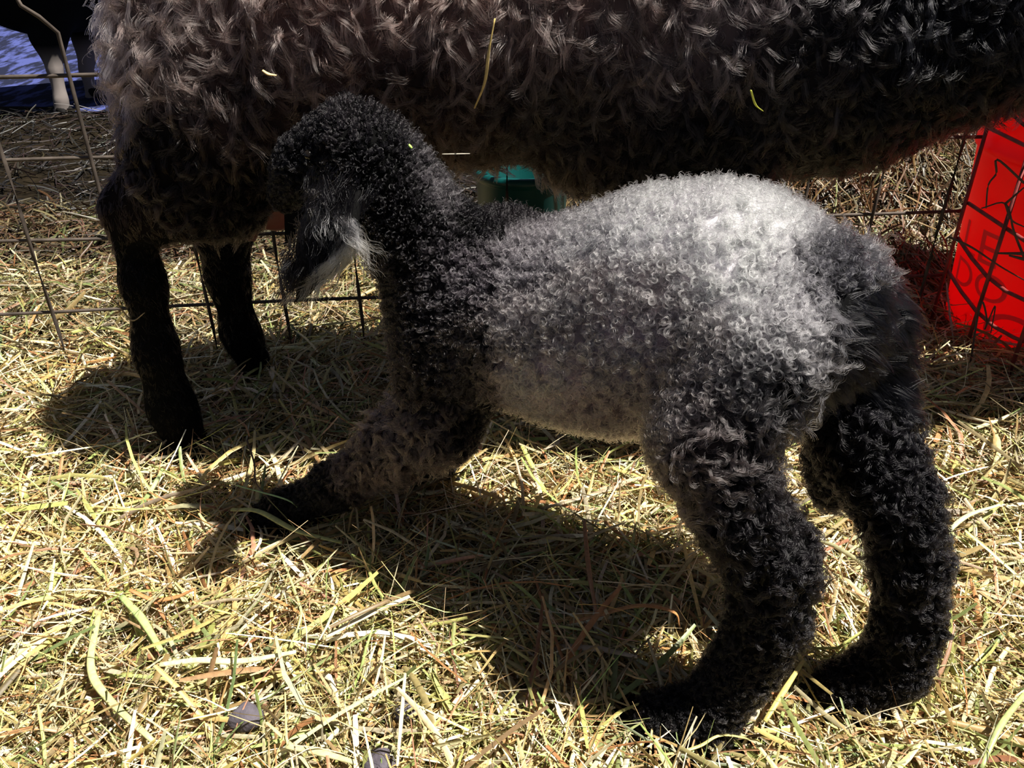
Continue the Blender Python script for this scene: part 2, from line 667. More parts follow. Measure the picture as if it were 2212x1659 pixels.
def wavy_locks(P, N, col, L, flow, hairs, K=10, amp=0.12, freq=1.6, clump=0.35, width=0.003, rad=0.0002, stand=0.55, droop=0.5, curl=1.0):
    """hanging tufts: hairs share one wave and close up at the tip, which curls"""
    n = len(P)
    f = unit(flow - N * (flow * N).sum(1, keepdims=True) + 0.25 * rng.normal(0, 1, (n, 3)))
    e1 = unit(np.cross(f, N))
    ph = rng.uniform(0, 2 * np.pi, n)
    fr = freq * rng.uniform(0.75, 1.3, n)
    cs = curl * rng.choice([-1.0, 1.0], n) * rng.uniform(0.3, 1.4, n)
    rep = lambda q: np.repeat(q, hairs, 0)
    off = rng.normal(0, 1, (n * hairs, 3)) * np.repeat(width if np.ndim(width) else np.full(n, width), hairs)[:, None]
    off = off - rep(N) * (off * rep(N)).sum(1, keepdims=True)
    LL = rep(L) * rng.uniform(0.75, 1.12, n * hairs)
    s = np.linspace(0, 1, K)[None]
    PH = (rep(ph) + rng.normal(0, 0.3, n * hairs))[:, None]
    wave = 2 * np.pi * rep(fr)[:, None] * s + PH
    am = (amp * rng.uniform(0.7, 1.3, n * hairs))[:, None] * LL[:, None] * (0.25 + 0.75 * s)
    # main direction: starts standing up, lies down along the flow, tip curls sideways
    up_part = stand * (s - 0.55 * s ** 2)
    al_part = (1 - 0.35 * stand) * s ** 1.15
    side_part = 0.25 * rep(cs)[:, None] * np.maximum(s - 0.35, 0) ** 1.5
    X = rep(P)[:, None, :] + off[:, None, :] * (1 - (1 - clump) * s)[..., None]
    X = X + rep(N)[:, None, :] * (LL[:, None] * up_part)[..., None] + rep(f)[:, None, :] * (LL[:, None] * al_part)[..., None]
    X = X + rep(e1)[:, None, :] * (LL[:, None] * side_part)[..., None]
    X = X + rep(e1)[:, None, :] * (am * (np.sin(wave) - np.sin(PH)))[..., None] + rep(N)[:, None, :] * (am * 0.8 * (np.cos(wave) - np.cos(PH)))[..., None]
    X[:, :, 2] -= droop * LL[:, None] * s ** 2 * 0.4
    c = rep(col) * rng.uniform(0.75, 1.3, (n * hairs, 1))
    return X, np.clip(c, 0.001, 0.95), rad


def arc_locks(P, N, col, L, flow, hairs, K=11, turn=(0.8, 2.6), stand=0.6, width=0.002, clump=0.5, rad=0.00025, crimp=0.25, freq=2.5, scat=0.35, droop=0.0, lie=0.5, tight=1.0):
    """curved locks: all hairs of a lock follow one bent path with a light crimp"""
    n = len(P)
    f = unit(flow - N * (flow * N).sum(1, keepdims=True) + scat * rng.normal(0, 1, (n, 3)))
    e1 = unit(np.cross(f, N))
    st = (stand * rng.uniform(0.5, 1.3, n))[:, None]
    d0 = unit(st * N + (1 - st) * f)
    sg = rng.choice([-1.0, 1.0], n)[:, None]
    b = unit(N * sg * rng.uniform(0.3, 1.0, (n, 1)) - e1 * lie * rng.uniform(0.2, 1.0, (n, 1)) + 0.2 * rng.normal(0, 1, (n, 3)))
    b = unit(b - d0 * (b * d0).sum(1, keepdims=True))
    p = np.cross(b, d0)
    tn = rng.uniform(turn[0], turn[1], n)
    ph = rng.uniform(0, 2 * np.pi, n)
    rp = lambda q: np.repeat(q, hairs, 0)
    m = n * hairs
    s_ = np.linspace(0, 1, K)[None]
    phi = rp(tn)[:, None] * s_ ** 1.1 * (1 + tight * rng.normal(0, 0.14, (m, 1))) + tight * rng.normal(0, 0.12, (m, 1))
    phi = phi + crimp * np.sin(2 * np.pi * freq * s_ + rp(ph)[:, None] + tight * rng.normal(0, 0.3, (m, 1)))
    D = rp(d0)[:, None, :] * np.cos(phi)[..., None] + rp(p)[:, None, :] * np.sin(phi)[..., None]
    D = D + rp(b)[:, None, :] * (tight * rng.normal(0, 0.12, (m, 1)) + 0.5 * crimp * np.cos(2 * np.pi * freq * s_ + rp(ph)[:, None]))[..., None]
    D[:, :, 2] -= droop * s_
    LL = rp(L) * rng.uniform(0.75, 1.12, m)
    X = np.cumsum(D, 1) * (LL / (K - 1))[:, None, None]
    X = X - X[:, :1]
    off = rng.normal(0, 1, (m, 3)) * rp(width if np.ndim(width) else np.full(n, width))[:, None]
    X = X + rp(P)[:, None, :] + off[:, None, :] * (1 - (1 - clump) * s_)[..., None]
    c = rp(col) * rng.uniform(0.75, 1.3, (m, 1))
    return X, np.clip(c, 0.001, 0.95), rad


def hair_object(name, parts, parent, mat=M_HAIR):
    sizes, pos, rads, cols = [], [], [], []
    for X, c, rad in parts:
        n, K, _ = X.shape
        sizes += [K] * n
        pos.append(X.reshape(-1, 3))
        tap = np.linspace(1.0, 0.45, K)
        rads.append((np.ones((n, 1)) * tap * rad).ravel())
        cols.append(c)
    cu = bpy.data.hair_curves.new(name)
    cu.add_curves(sizes)
    cu.attributes['position'].data.foreach_set('vector', np.vstack(pos).astype(np.float32).ravel())
    ra = cu.attributes.get('radius') or cu.attributes.new('radius', 'FLOAT', 'POINT')
    ra.data.foreach_set('value', np.concatenate(rads).astype(np.float32))
    col = np.vstack(cols)
    at = cu.attributes.new('tint', 'FLOAT_COLOR', 'CURVE')
    c4 = np.ones((len(col), 4), np.float32)
    c4[:, :3] = col
    at.data.foreach_set('color', c4.ravel())
    return link(name, cu, parent, mat)


def ellipsoid(center, axes, seg=16, rings=10):
    """axes: 3 x 3 rows are half-axis vectors"""
    V, Fc = [], []
    axes = np.asarray(axes, float)
    for i in range(rings + 1):
        th = math.pi * i / rings
        for k in range(seg):
            a = 2 * math.pi * k / seg
            V.append(center + math.sin(th) * (math.cos(a) * axes[0] + math.sin(a) * axes[1]) + math.cos(th) * axes[2])
    for i in range(rings):
        for k in range(seg):
            k2 = (k + 1) % seg
            Fc.append([i * seg + k, (i + 1) * seg + k, (i + 1) * seg + k2, i * seg + k2])
    return V, Fc


def hoof(parent, tip, back, r):
    """cloven hoof: two wedge shaped claws pointing from back to tip"""
    tip, back = np.array(tip), np.array(back)
    d = unit(tip - back)
    sd = unit(np.cross(d, (0, 0, 1.0)))
    V, Fc = [], []
    for s_ in (-1, 1):
        c = back + sd * s_ * r * 0.48
        path = [c - d * r * 0.4 + np.array([0, 0, r * 0.9]), c + d * r * 0.25 + np.array([0, 0, r * 0.55]), c + d * r * 0.9 + np.array([0, 0, r * 0.25]), c + d * r * 1.5 + np.array([0, 0, 0.02 * r])]
        v, f = tube(path, [r * 0.55, r * 0.58, r * 0.42, r * 0.12], 10)
        f = [[i + len(V) for i in q] for q in f]
        V += v
        Fc += f
    return link('hoof', np_mesh('hoof', V, Fc, True), parent, M_HOOF)


def leaf_ear(path, widths, thick, face):
    """ear flap: a curved leaf with thickness; face = outward direction"""
    path = catmull(path, 14)
    w = np.interp(np.linspace(0, 1, 14), np.linspace(0, 1, len(widths)), widths)
    tan = unit(np.gradient(path, axis=0))
    face = np.array(face, float)
    V, Fc = [], []
    for i in range(14):
        sd = unit(np.cross(tan[i], face))
        nf = np.cross(sd, tan[i])
        for k in range(14):
            a = 2 * math.pi * k / 14
            x = math.cos(a)
            V.append(path[i] + sd * w[i] * x + nf * (thick * math.sin(a) - 0.25 * w[i] * x * x))
    for i in range(13):
        for k in range(14):
            k2 = (k + 1) % 14
            Fc.append([i * 14 + k, i * 14 + k2, (i + 1) * 14 + k2, (i + 1) * 14 + k])
    Fc.append(list(range(14))[::-1])
    Fc.append(list(range(13 * 14, 14 * 14)))
    return V, Fc


# ------------------------------------------------------------------ the lamb
lamb = empty('lamb', tuple(GZ(1150, 1335)))
LAMB_OFF = np.array(lamb.location)
tag(lamb, 'grey and black curly lamb kneeling to nurse under the dark sheep', 'lamb')

lc = []
lc += chain([(1715, 690, .50, 182), (1570, 640, .53, 200), (1440, 655, .55, 206), (1330, 700, .57, 204), (1190, 695, .595, 178), (1020, 690, .62, 148)])
lc += chain([(1092, 545, .665, 86), (1000, 620, .635, 100)])
lc += chain([(985, 630, .62, 118), (885, 475, .625, 84), (815, 370, .635, 76), (762, 312, .645, 62)])
lc += chain([(740, 305, .645, 54), (660, 360, .655, 46), (612, 425, .672, 30)])
lc += chain([(1640, 770, .455, 128), (1530, 950, .44, 92), (1585, 1090, .43, 68), (1665, 1210, .425, 68), (1662, 1330, .42, 58), (1605, 1440, .418, 48), (1515, 1548, .412, 50), (1410, 1552, .411, 46)])
lc += chain([(1800, 770, .545, 118), (1865, 960, .50, 66), (1940, 1090, .47, 54), (1968, 1220, .455, 48), (1964, 1340, .45, 46), (1940, 1435, .447, 42), (1865, 1478, .446, 40), (1795, 1478, .445, 34)])
lc += chain([(1850, 580, .53, 40), (1895, 700, .515, 40), (1885, 880, .515, 46), (1800, 1010, .53, 34), (1795, 1075, .53, 18)])
lc += chain([(970, 790, .60, 90), (950, 905, .60, 74), (850, 965, .615, 54), (730, 1045, .64, 36), (620, 1098, .66, 28), (560, 1122, .668, 24)])
lc += chain([(1010, 800, .69, 70), (960, 930, .70, 50), (860, 1005, .70, 28), (950, 1010, .715, 20)])
LV, LQ = sdf_body(lc, 0.0065, 0.012)

BK = (0.0045, 0.004, 0.005)
# u, v, y, colour, curl radius, lock length, type (0 ring, 1 wavy, 2 straight), ring density
W_ = (0.95, 0.92, 0.97)
S_ = (0.62, 0.58, 0.66)
T_ = (0.46, 0.38, 0.385)
D_ = (0.07, 0.058, 0.058)
N_ = (0.014, 0.012, 0.014)
lamb_seeds = [
    (1600, 430, .50, W_, 3.6, 14, 0), (1690, 500, .44, W_, 3.8, 14, 0), (1560, 560, .44, W_, 4.0, 14, 0), (1620, 640, .41, (.74, .70, .76), 4.2, 14, 0), (1700, 600, .415, W_, 4.2, 14, 0), (1765, 540, .44, (.40, .38, .42), 4, 14, 0), (1690, 680, .405, (.6, .56, .6), 4.2, 14, 0),
    (1500, 440, .52, (.66, .62, .68), 3.6, 14, 0), (1400, 440, .53, (.76, .71, .78), 3.6, 14, 0), (1270, 490, .55, (.45, .42, .46), 3.6, 14, 0), (1150, 560, .56, (.20, .18, .20), 3.2, 14, 0),
    (1770, 640, .42, (.36, .34, .38), 3.6, 14, 0), (1850, 560, .46, (.045, .043, .05), 3.4, 14, 0), (1900, 660, .45, (.008, .008, .010), 4, 30, 2), (1880, 800, .44, BK, 4, 34, 2),
    (1950, 760, .50, (.006, .006, .008), 4, 34, 2), (1720, 720, .41, (.38, .36, .38), 3.8, 14, 0), (1680, 800, .40, (.16, .15, .16), 3.8, 14, 0), (1600, 860, .38, N_, 4, 20, 1), (1740, 880, .40, BK, 4, 24, 1),
    (1370, 600, .46, T_, 3.6, 13, 0), (1220, 640, .50, T_, 3.5, 13, 0), (1120, 720, .52, T_, 3.3, 13, 0), (1150, 830, .51, (.84, .62, .68), 3.3, 13, 0), (1330, 780, .46, (.66, .50, .54), 3.5, 13, 0), (1470, 720, .43, (.36, .30, .30), 3.6, 13, 0),
    (1300, 920, .50, (.54, .38, .42), 3.4, 13, 0), (1440, 880, .43, (.26, .21, .21), 3.6, 14, 0), (1500, 980, .40, (.07, .055, .055), 3.6, 20, 1), (1550, 800, .40, (.16, .14, .14), 3.6, 14, 0),
    (1000, 590, .56, (.07, .06, .07), 2.6, 11, 0), (930, 650, .56, (.04, .035, .04), 2.4, 10, 0), (1000, 740, .54, D_, 3.0, 12, 0), (960, 830, .53, (.035, .03, .032), 3.2, 14, 0), (1000, 500, .62, BK, 2.4, 10, 0), (1090, 480, .66, N_, 3.0, 12, 0),
    (850, 720, .58, N_, 2.6, 11, 0), (880, 800, .57, (.02, .016, .018), 3.0, 13, 0), (880, 450, .58, BK, 2.2, 9, 0), (800, 340, .60, BK, 2.2, 9, 0), (740, 260, .60, N_, 2.2, 10, 0), (930, 430, .62, (.05, .045, .05), 3.0, 16, 0), (830, 600, .59, N_, 2.4, 10, 0),
    (660, 350, .63, BK, 2.0, 8, 1), (612, 420, .66, BK, 2.0, 6, 1),
    (930, 920, .53, (.07, .055, .055), 4.0, 22, 1), (840, 960, .56, (.085, .065, .065), 4.0, 26, 1), (770, 1020, .60, (.06, .045, .045), 4.0, 20, 1), (680, 1070, .63, BK, 3, 10, 1), (570, 1120, .66, BK, 3, 7, 1),
    (1060, 900, .58, BK, 3, 12, 1), (960, 950, .70, BK, 3, 12, 1),
    (1520, 1040, .38, (.03, .025, .028), 4, 22, 1), (1640, 1060, .38, BK, 4, 22, 1), (1660, 1200, .37, BK, 4, 22, 1), (1660, 1330, .37, BK, 4, 20, 1), (1600, 1440, .37, BK, 3, 12, 1), (1500, 1530, .38, (.009, .008, .009), 3, 8, 1), (1430, 1545, .38, (.009, .008, .009), 3, 7, 1),
    (1880, 1000, .45, BK, 4, 24, 1), (1950, 1100, .43, BK, 4, 22, 1), (1970, 1300, .41, BK, 4, 18, 1), (1940, 1430, .41, BK, 3, 12, 1), (1800, 1476, .42, (.009, .008, .009), 3, 7, 1), (1800, 1050, .50, BK, 3, 16, 1),
]
SP, SQ = seeds_array(lamb_seeds)
vt = idw(LV, SP, SQ)[:, :3]
body = link('body', np_mesh('lamb_body', LV - LAMB_OFF, LQ, True, np.clip(vt * (0.1 + 0.5 * vt.mean(1, keepdims=True)), 0.002, 1)), lamb, M_SKIN)


def side_weight(lo):
    def f(c, nrm):
        tocam = unit(np.array([[0, 0, H]]) - c)
        return np.where((nrm * tocam).sum(1) > -0.25, 1.0, lo)
    return f


def grow_lamb():
    parts = []
    P, N = surface_samples(LV, LQ, 27000, side_weight(0.35))
    q = idw(P, SP, SQ)
    col, R, L, ty = q[:, :3], q[:, 3] * 1e-3, q[:, 4] * 1e-3, q[:, 5]
    ty = ty + rng.normal(0, 0.12, len(ty))
    keep = P[:, 2] > 0.0
    axis = unit(GZ(1750, 1540) - GZ(600, 1130))
    r_ = keep & (ty < 0.5)
    lum = col[r_].mean(1)
    parts.append(ring_locks(P[r_], N[r_], col[r_] * rng.uniform(0.45, 1.35, (r_.sum(), 1)), R[r_] * rng.uniform(0.6, 1.15, r_.sum()), 0.003 + 0.005 * rng.random(r_.sum()), 6, spread=0.13, rad=0.00029))
    # short fuzzy undercoat
    P2, N2 = surface_samples(LV, LQ, 22000, side_weight(0.3))
    q2 = idw(P2, SP, SQ)
    k2 = (q2[:, 5] < 0.7)
    parts.append(ring_locks(P2[k2], N2[k2], q2[k2, :3] * (0.08 + 0.6 * q2[k2, :3].mean(1, keepdims=True)), q2[k2, 3] * 0.6e-3, np.full(k2.sum(), 0.0035), 4, K=8, turns=0.9, spread=0.9, rad=0.00016))
    w_ = keep & (ty >= 0.5) & (ty < 1.5)
    flow = np.tile(np.array([0.0, 0.0, -1.0]), (w_.sum(), 1)) + axis * 0.2
    w_ &= rng.random(len(w_)) < np.where(L < 0.011, 1.0, 0.5)
    flow = flow[:w_.sum()]
    parts.append(arc_locks(P[w_], N[w_], col[w_] * rng.uniform(0.5, 1.7, (w_.sum(), 1)), L[w_] * 1.15, flow, 15, K=16, turn=(1.5, 6.0), stand=0.55, width=0.0009, rad=0.00022, crimp=0.6, freq=2.2, scat=0.6, clump=0.5, tight=0.35))
    s_ = keep & (ty >= 1.5)
    flow = np.tile(np.array([0.75, 0.25, -0.45]), (s_.sum(), 1))
    parts.append(wavy_locks(P[s_], N[s_], col[s_], L[s_] * 0.5, flow, 12, K=8, amp=0.03, freq=0.8, width=0.0022, rad=0.00018, stand=0.06, droop=0.35, curl=0.4))
    return [(X - LAMB_OFF, c, r) for X, c, r in parts]


tag(hair_object('fleece', grow_lamb(), lamb), 'silver grey ring curls on the back, black wool elsewhere')

# lamb's ear: black flap hanging from the side of the head with a pale wavy fringe
ear_path = [PT(742, 392, .625), PT(722, 445, .578), PT(680, 550, .560), PT(648, 645, .565)]
EV, EF = leaf_ear(ear_path, [0.008, 0.018, 0.021, 0.015, 0.003], 0.0035, (-0.15, -1, 0.25))
EV = np.array(EV)
ear = link('ear', np_mesh('lamb_ear', EV - LAMB_OFF, EF, True, np.tile([0.003, 0.003, 0.003], (len(EV), 1))), lamb, M_SKIN)


def tuft_at(pix, y, n_l, L, flow, col, hairs=14, jit=0.006, **kw):
    """a few wavy locks round given pixels"""
    base = np.array([PT(u, v, y) for u, v in pix])
    P = base[rng.integers(0, len(base), n_l)] + rng.normal(0, jit, (n_l, 3)) * np.array([1, 0.5, 1])
    N = np.tile(unit(np.array([-0.1, -1.0, 0.3])), (n_l, 1))
    f = np.tile(np.array(flow, float), (n_l, 1))
    c = np.tile(np.array(col, float), (n_l, 1))
    return wavy_locks(P, N, c, L * rng.uniform(0.7, 1.2, n_l), f, hairs, **kw)


fr = []


def ear_locks(pix, y, n_l, L, flow, col, hairs, jit=0.0035, **kw):
    base = np.array([PT(u, v, y) for u, v in pix])
    P = base[np.arange(n_l) % len(base)] + rng.normal(0, jit, (n_l, 3)) * np.array([1, 0.4, 1])
    N = np.tile(unit(np.array([-0.1, -1.0, 0.3])), (n_l, 1))
    return arc_locks(P, N, np.tile(np.array(col, float), (n_l, 1)) * rng.uniform(0.5, 1.1, (n_l, 1)), L * rng.uniform(0.7, 1.15, n_l), np.tile(np.array(flow, float), (n_l, 1)), hairs, **kw)


fr.append(ear_locks([(700, 415), (690, 430), (715, 430), (735, 445), (755, 470), (745, 485), (768, 505), (725, 460)], .553, 16, 0.034, (0.25, 0, -1), (0.60, 0.55, 0.60), 14, K=18, turn=(-0.9, 1.2), stand=0.12, width=0.0012, rad=0.00019, crimp=0.55, freq=1.9, scat=0.2, clump=0.6, lie=0.1, tight=0.6))
fr.append(ear_locks([(770, 515), (762, 530), (752, 545), (742, 557), (730, 568)], .549, 13, 0.040, (-0.75, 0, -0.75), (0.92, 0.88, 0.94), 18, K=16, turn=(-0.3, 0.3), stand=0.03, width=0.0013, rad=0.00020, crimp=0.3, freq=1.4, scat=0.1, clump=0.6, lie=0.05, tight=0.4))
fr.append(ear_locks([(670, 620), (655, 640), (690, 612)], .552, 6, 0.012, (-0.6, 0, -1), (0.45, 0.42, 0.46), 14, K=8, turn=(-0.3, 0.3), stand=0.05, width=0.0015, rad=0.00019, crimp=0.1, scat=0.15, clump=0.5, tight=0.6))
fr.append(ear_locks([(715, 405), (740, 400), (750, 420), (725, 425), (700, 425), (690, 440), (670, 480), (655, 520), (640, 560), (700, 500), (680, 540), (660, 570), (690, 560), (640, 600), (720, 480), (635, 590), (715, 520)], .552, 270, 0.014, (-0.25, 0, -1), BK, 10, jit=0.006, K=8, turn=(-0.6, 0.6), stand=0.06, width=0.002, rad=0.0002, crimp=0.1, freq=1.0, scat=0.3, clump=0.5))
fr = [(X - LAMB_OFF, c, r) for X, c, r in fr]
tag(hair_object('ear_fringe', fr, ear), 'wavy silver fringe on the black ear')
# far ear, mostly behind the head
e2 = [PT(690, 300, .71), PT(650, 370, .725), PT(630, 450, .73), PT(622, 520, .725)]
E2V, E2F = leaf_ear(e2, [0.008, 0.018, 0.019, 0.014, 0.003], 0.003, (-0.6, -0.6, 0.1))
link('ear', np_mesh('lamb_ear_far', np.array(E2V) - LAMB_OFF, E2F, True, np.tile([0.003, 0.003, 0.003], (len(E2V), 1))), lamb, M_SKIN)
ec = PT(668, 335, .622)
v, f = ellipsoid(ec - LAMB_OFF, np.eye(3) * 0.0040)
link('eye', np_mesh('lamb_eye', v, f, True), lamb, M_EYE)
# pale wisps on the nape
np_w = tuft_at([(930, 395), (935, 420), (940, 445)], .615, 12, 0.018, (0.2, 0, -1), (0.34, 0.31, 0.34), K=10, amp=0.15, freq=1.2, width=0.002, rad=0.00018, stand=0.4)
tag(hair_object('nape_tuft', [(np_w[0] - LAMB_OFF, np_w[1], np_w[2])], lamb), 'pale wisp of wool on the black nape')
# hooves
for a, b, r in (((1350, 1575, .411), (1395, 1570, .411), .016), ((1745, 1490, .446), (1785, 1490, .446), .015), ((528, 1140, .668), (560, 1132, .668), .012), ((1000, 1015, .715), (960, 1012, .715), .011)):
    pa, pb = PT(*a), PT(*b)
    pb[2] = max(0.004, pb[2] - r)
    pa[2] = pb[2]
    hoof(lamb, pa - LAMB_OFF, pb - LAMB_OFF, r)

# ------------------------------------------------------------------ the ewe
ewe = empty('sheep', tuple(np.array([0.05, 0.90, 0.0])))
EO = np.array(ewe.location)
tag(ewe, 'large dark brown woolly adult sheep standing over the kneeling lamb', 'sheep')
ec_ = []
ec_ += chain([(545, 110, .850, 272), (720, 20, .86, 306), (920, 5, .865, 328), (1060, -10, .865, 316), (1450, -30, .87, 336), (1800, 20, .87, 322), (2140, -70, .86, 286), (2520, -90, .85, 215), (2860, -90, .84, 185), (3080, -60, .84, 140)])
ec_ += chain([(3080, -60, .88, 115), (3260, 20, .88, 95), (3420, 120, .88, 62)])          # head, beyond the frame
ec_ += chain([(1300, 255, .84, 160), (1480, 200, .82, 185), (1560, 300, .81, 112), (1550, 600, .80, 42), (1555, 780, .795, 38), (1570, 925, .79, 38)])
ec_ += chain([(1500, 200, .92, 130), (1560, 500, .95, 42), (1580, 740, .955, 36)])
ec_ += chain([(470, 260, .80, 185), (420, 380, .795, 130), (325, 440, .795, 68), (268, 452, .795, 36), (310, 610, .793, 38), (338, 760, .79, 38), (372, 880, .79, 42), (398, 940, .79, 42)])
ec_ += chain([(440, 330, .80, 138), (500, 400, .80, 80)])
ec_ += chain([(520, 300, .90, 130), (480, 480, .94, 60), (492, 600, .95, 38), (520, 720, .955, 34), (552, 790, .958, 34)])
XV, XQ = sdf_body(ec_, 0.010, 0.010)
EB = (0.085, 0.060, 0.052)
ewe_seeds = [  # sunlit upper band and shaded belly are painted into these wool colours
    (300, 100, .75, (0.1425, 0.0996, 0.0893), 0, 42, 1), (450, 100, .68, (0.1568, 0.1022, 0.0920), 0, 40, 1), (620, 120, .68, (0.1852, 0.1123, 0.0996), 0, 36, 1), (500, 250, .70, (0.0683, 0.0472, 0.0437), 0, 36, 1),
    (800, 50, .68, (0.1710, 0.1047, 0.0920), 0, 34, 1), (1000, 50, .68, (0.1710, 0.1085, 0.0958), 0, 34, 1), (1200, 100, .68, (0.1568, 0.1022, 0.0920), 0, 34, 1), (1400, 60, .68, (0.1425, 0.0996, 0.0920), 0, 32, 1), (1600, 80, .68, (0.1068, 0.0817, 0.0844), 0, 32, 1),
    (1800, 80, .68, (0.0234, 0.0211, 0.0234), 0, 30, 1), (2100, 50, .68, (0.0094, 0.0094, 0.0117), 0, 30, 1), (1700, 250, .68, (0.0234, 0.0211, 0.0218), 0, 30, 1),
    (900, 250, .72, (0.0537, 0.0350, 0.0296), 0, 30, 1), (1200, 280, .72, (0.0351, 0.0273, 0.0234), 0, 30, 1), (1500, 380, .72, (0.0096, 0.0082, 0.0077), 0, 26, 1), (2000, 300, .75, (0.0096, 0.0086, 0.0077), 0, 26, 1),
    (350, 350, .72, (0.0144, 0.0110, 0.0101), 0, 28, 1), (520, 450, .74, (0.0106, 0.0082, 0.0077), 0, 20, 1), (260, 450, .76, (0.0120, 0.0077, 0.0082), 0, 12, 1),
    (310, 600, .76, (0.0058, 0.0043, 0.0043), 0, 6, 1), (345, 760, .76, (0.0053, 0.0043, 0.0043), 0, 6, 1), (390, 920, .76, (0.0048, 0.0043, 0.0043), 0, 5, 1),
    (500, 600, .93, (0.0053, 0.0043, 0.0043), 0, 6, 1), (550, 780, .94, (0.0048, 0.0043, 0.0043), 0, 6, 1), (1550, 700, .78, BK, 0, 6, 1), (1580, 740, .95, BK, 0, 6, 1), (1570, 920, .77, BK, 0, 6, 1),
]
XP, XS = seeds_array(ewe_seeds)
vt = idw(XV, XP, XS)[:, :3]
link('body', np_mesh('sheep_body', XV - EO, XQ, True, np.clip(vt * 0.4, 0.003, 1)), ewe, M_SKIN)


def grow_ewe():
    parts = []
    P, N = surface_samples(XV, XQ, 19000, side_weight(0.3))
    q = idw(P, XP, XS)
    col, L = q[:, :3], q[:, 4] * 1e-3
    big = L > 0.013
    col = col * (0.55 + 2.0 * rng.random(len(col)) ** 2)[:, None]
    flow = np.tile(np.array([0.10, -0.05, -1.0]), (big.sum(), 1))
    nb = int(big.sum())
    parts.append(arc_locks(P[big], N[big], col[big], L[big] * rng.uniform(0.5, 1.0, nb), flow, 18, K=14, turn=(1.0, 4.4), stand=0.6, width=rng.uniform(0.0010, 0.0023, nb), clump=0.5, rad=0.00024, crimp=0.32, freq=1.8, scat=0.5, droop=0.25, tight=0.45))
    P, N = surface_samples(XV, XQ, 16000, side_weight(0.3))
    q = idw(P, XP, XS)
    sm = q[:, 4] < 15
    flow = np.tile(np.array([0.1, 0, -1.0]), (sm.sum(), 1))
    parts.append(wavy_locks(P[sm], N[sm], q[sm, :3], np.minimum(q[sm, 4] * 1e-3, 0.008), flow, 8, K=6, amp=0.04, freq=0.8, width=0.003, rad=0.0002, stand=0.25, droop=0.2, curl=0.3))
    return [(X - EO, c, r) for X, c, r in parts]


tag(hair_object('fleece', grow_ewe(), ewe), 'long wavy brown locks, darker towards the shoulder')
# udder
uc = PT(590, 405, .85)
v, f = ellipsoid(uc - EO, np.diag([0.042, 0.045, 0.045]))
ud = link('udder', np_mesh('udder', v, f, True), ewe, M_PINK)
ta = PT(548, 465, .83)
v, f = tube([ta - EO, PT(546, 495, .825) - EO, PT(543, 520, .822) - EO], [0.011, 0.008, 0.004], 10)
link('teat', np_mesh('teat', v, f, True), ud, M_PINK)
for a, b, r in (((450, 978, .79), (405, 968, .79), .028), ((592, 805, .958), (560, 805, .958), .022), ((1610, 965, .79), (1575, 960, .79), .025), ((1620, 795, .955), (1585, 790, .955), .022)):
    pa, pb = PT(*a), PT(*b)
    pb[2] = -0.006
    pa[2] = -0.006
    hoof(ewe, pa - EO, pb - EO, r)
for dx in (-60, 70):
    q0 = PT(3120, -70, .88 + dx * 0.0008)
    q1 = q0 + np.array([-0.01, dx * 0.0011, -0.02])
    q2 = q1 + np.array([0.01, dx * 0.0005, -0.05])
    v, f = leaf_ear([q0, q1, q2], [0.012, 0.022, 0.018, 0.004], 0.004, (0.6, -0.4, 0.5))
    link('ear', np_mesh('sheep_ear', np.array(v) - EO, f, True, np.tile([0.01, 0.009, 0.009], (len(v), 1))), ewe, M_SKIN)

# ------------------------------------------------------------------ animal beyond the fence
kid = empty('sheep', tuple(GZ(160, 240)))
KO = np.array(kid.location)
tag(kid, 'white-legged dark animal standing beyond the fence on snow', 'sheep')
kc = []
kc += chain([(-120, -140, 2.55, 150), (60, -110, 2.6, 170), (210, -100, 2.7, 150)])
kc += chain([(110, -10, 2.52, 70), (105, 80, 2.5, 36), (118, 150, 2.48, 15), (132, 215, 2.47, 13), (134, 240, 2.47, 17)])
kc += chain([(205, -10, 2.75, 60), (190, 80, 2.72, 32), (186, 150, 2.7, 13), (200, 215, 2.7, 11), (202, 228, 2.7, 13)])
kc += chain([(-160, -60, 2.5, 60), (-170, 80, 2.5, 30), (-165, 160, 2.5, 17), (-165, 240, 2.47, 15)])
kc += chain([(-100, -60, 2.7, 55), (-110, 80, 2.7, 28), (-105, 150, 2.7, 16), (-105, 225, 2.7, 14)])
kc += chain([(-200, -180, 2.55, 80), (-290, -290, 2.5, 60), (-370, -260, 2.45, 40)])
KV, KQ = sdf_body(kc, 0.010, 0.006)
pv = KV[:, 2]
wl = np.clip((0.19 - pv) / 0.06, 0, 1)[:, None]
kt = np.array([0.006, 0.007, 0.008]) * (1 - wl) + np.array([0.20, 0.175, 0.165]) * wl
link('body', np_mesh('far_sheep_body', KV - KO, KQ, True, kt), kid, M_SKIN)
for (u, v_, y) in ((140, 250, 2.47), (217, 236, 2.7), (-165, 250, 2.47), (-105, 234, 2.7)):
    p = PT(u, v_, y)
    p[2] = 0.004
    hoof(kid, p + np.array([0.03, -0.02, 0]) - KO, p - KO, 0.022)

# ------------------------------------------------------------------ wire fence
fence = empty('wire_fence', (0.0, 1.03, 0.0))
FO = np.array(fence.location)
tag(fence, 'square mesh galvanised wire fence panel behind the big sheep', 'fence')


def fy(x):
    return 0.99 + (x + 0.6) * 0.0936


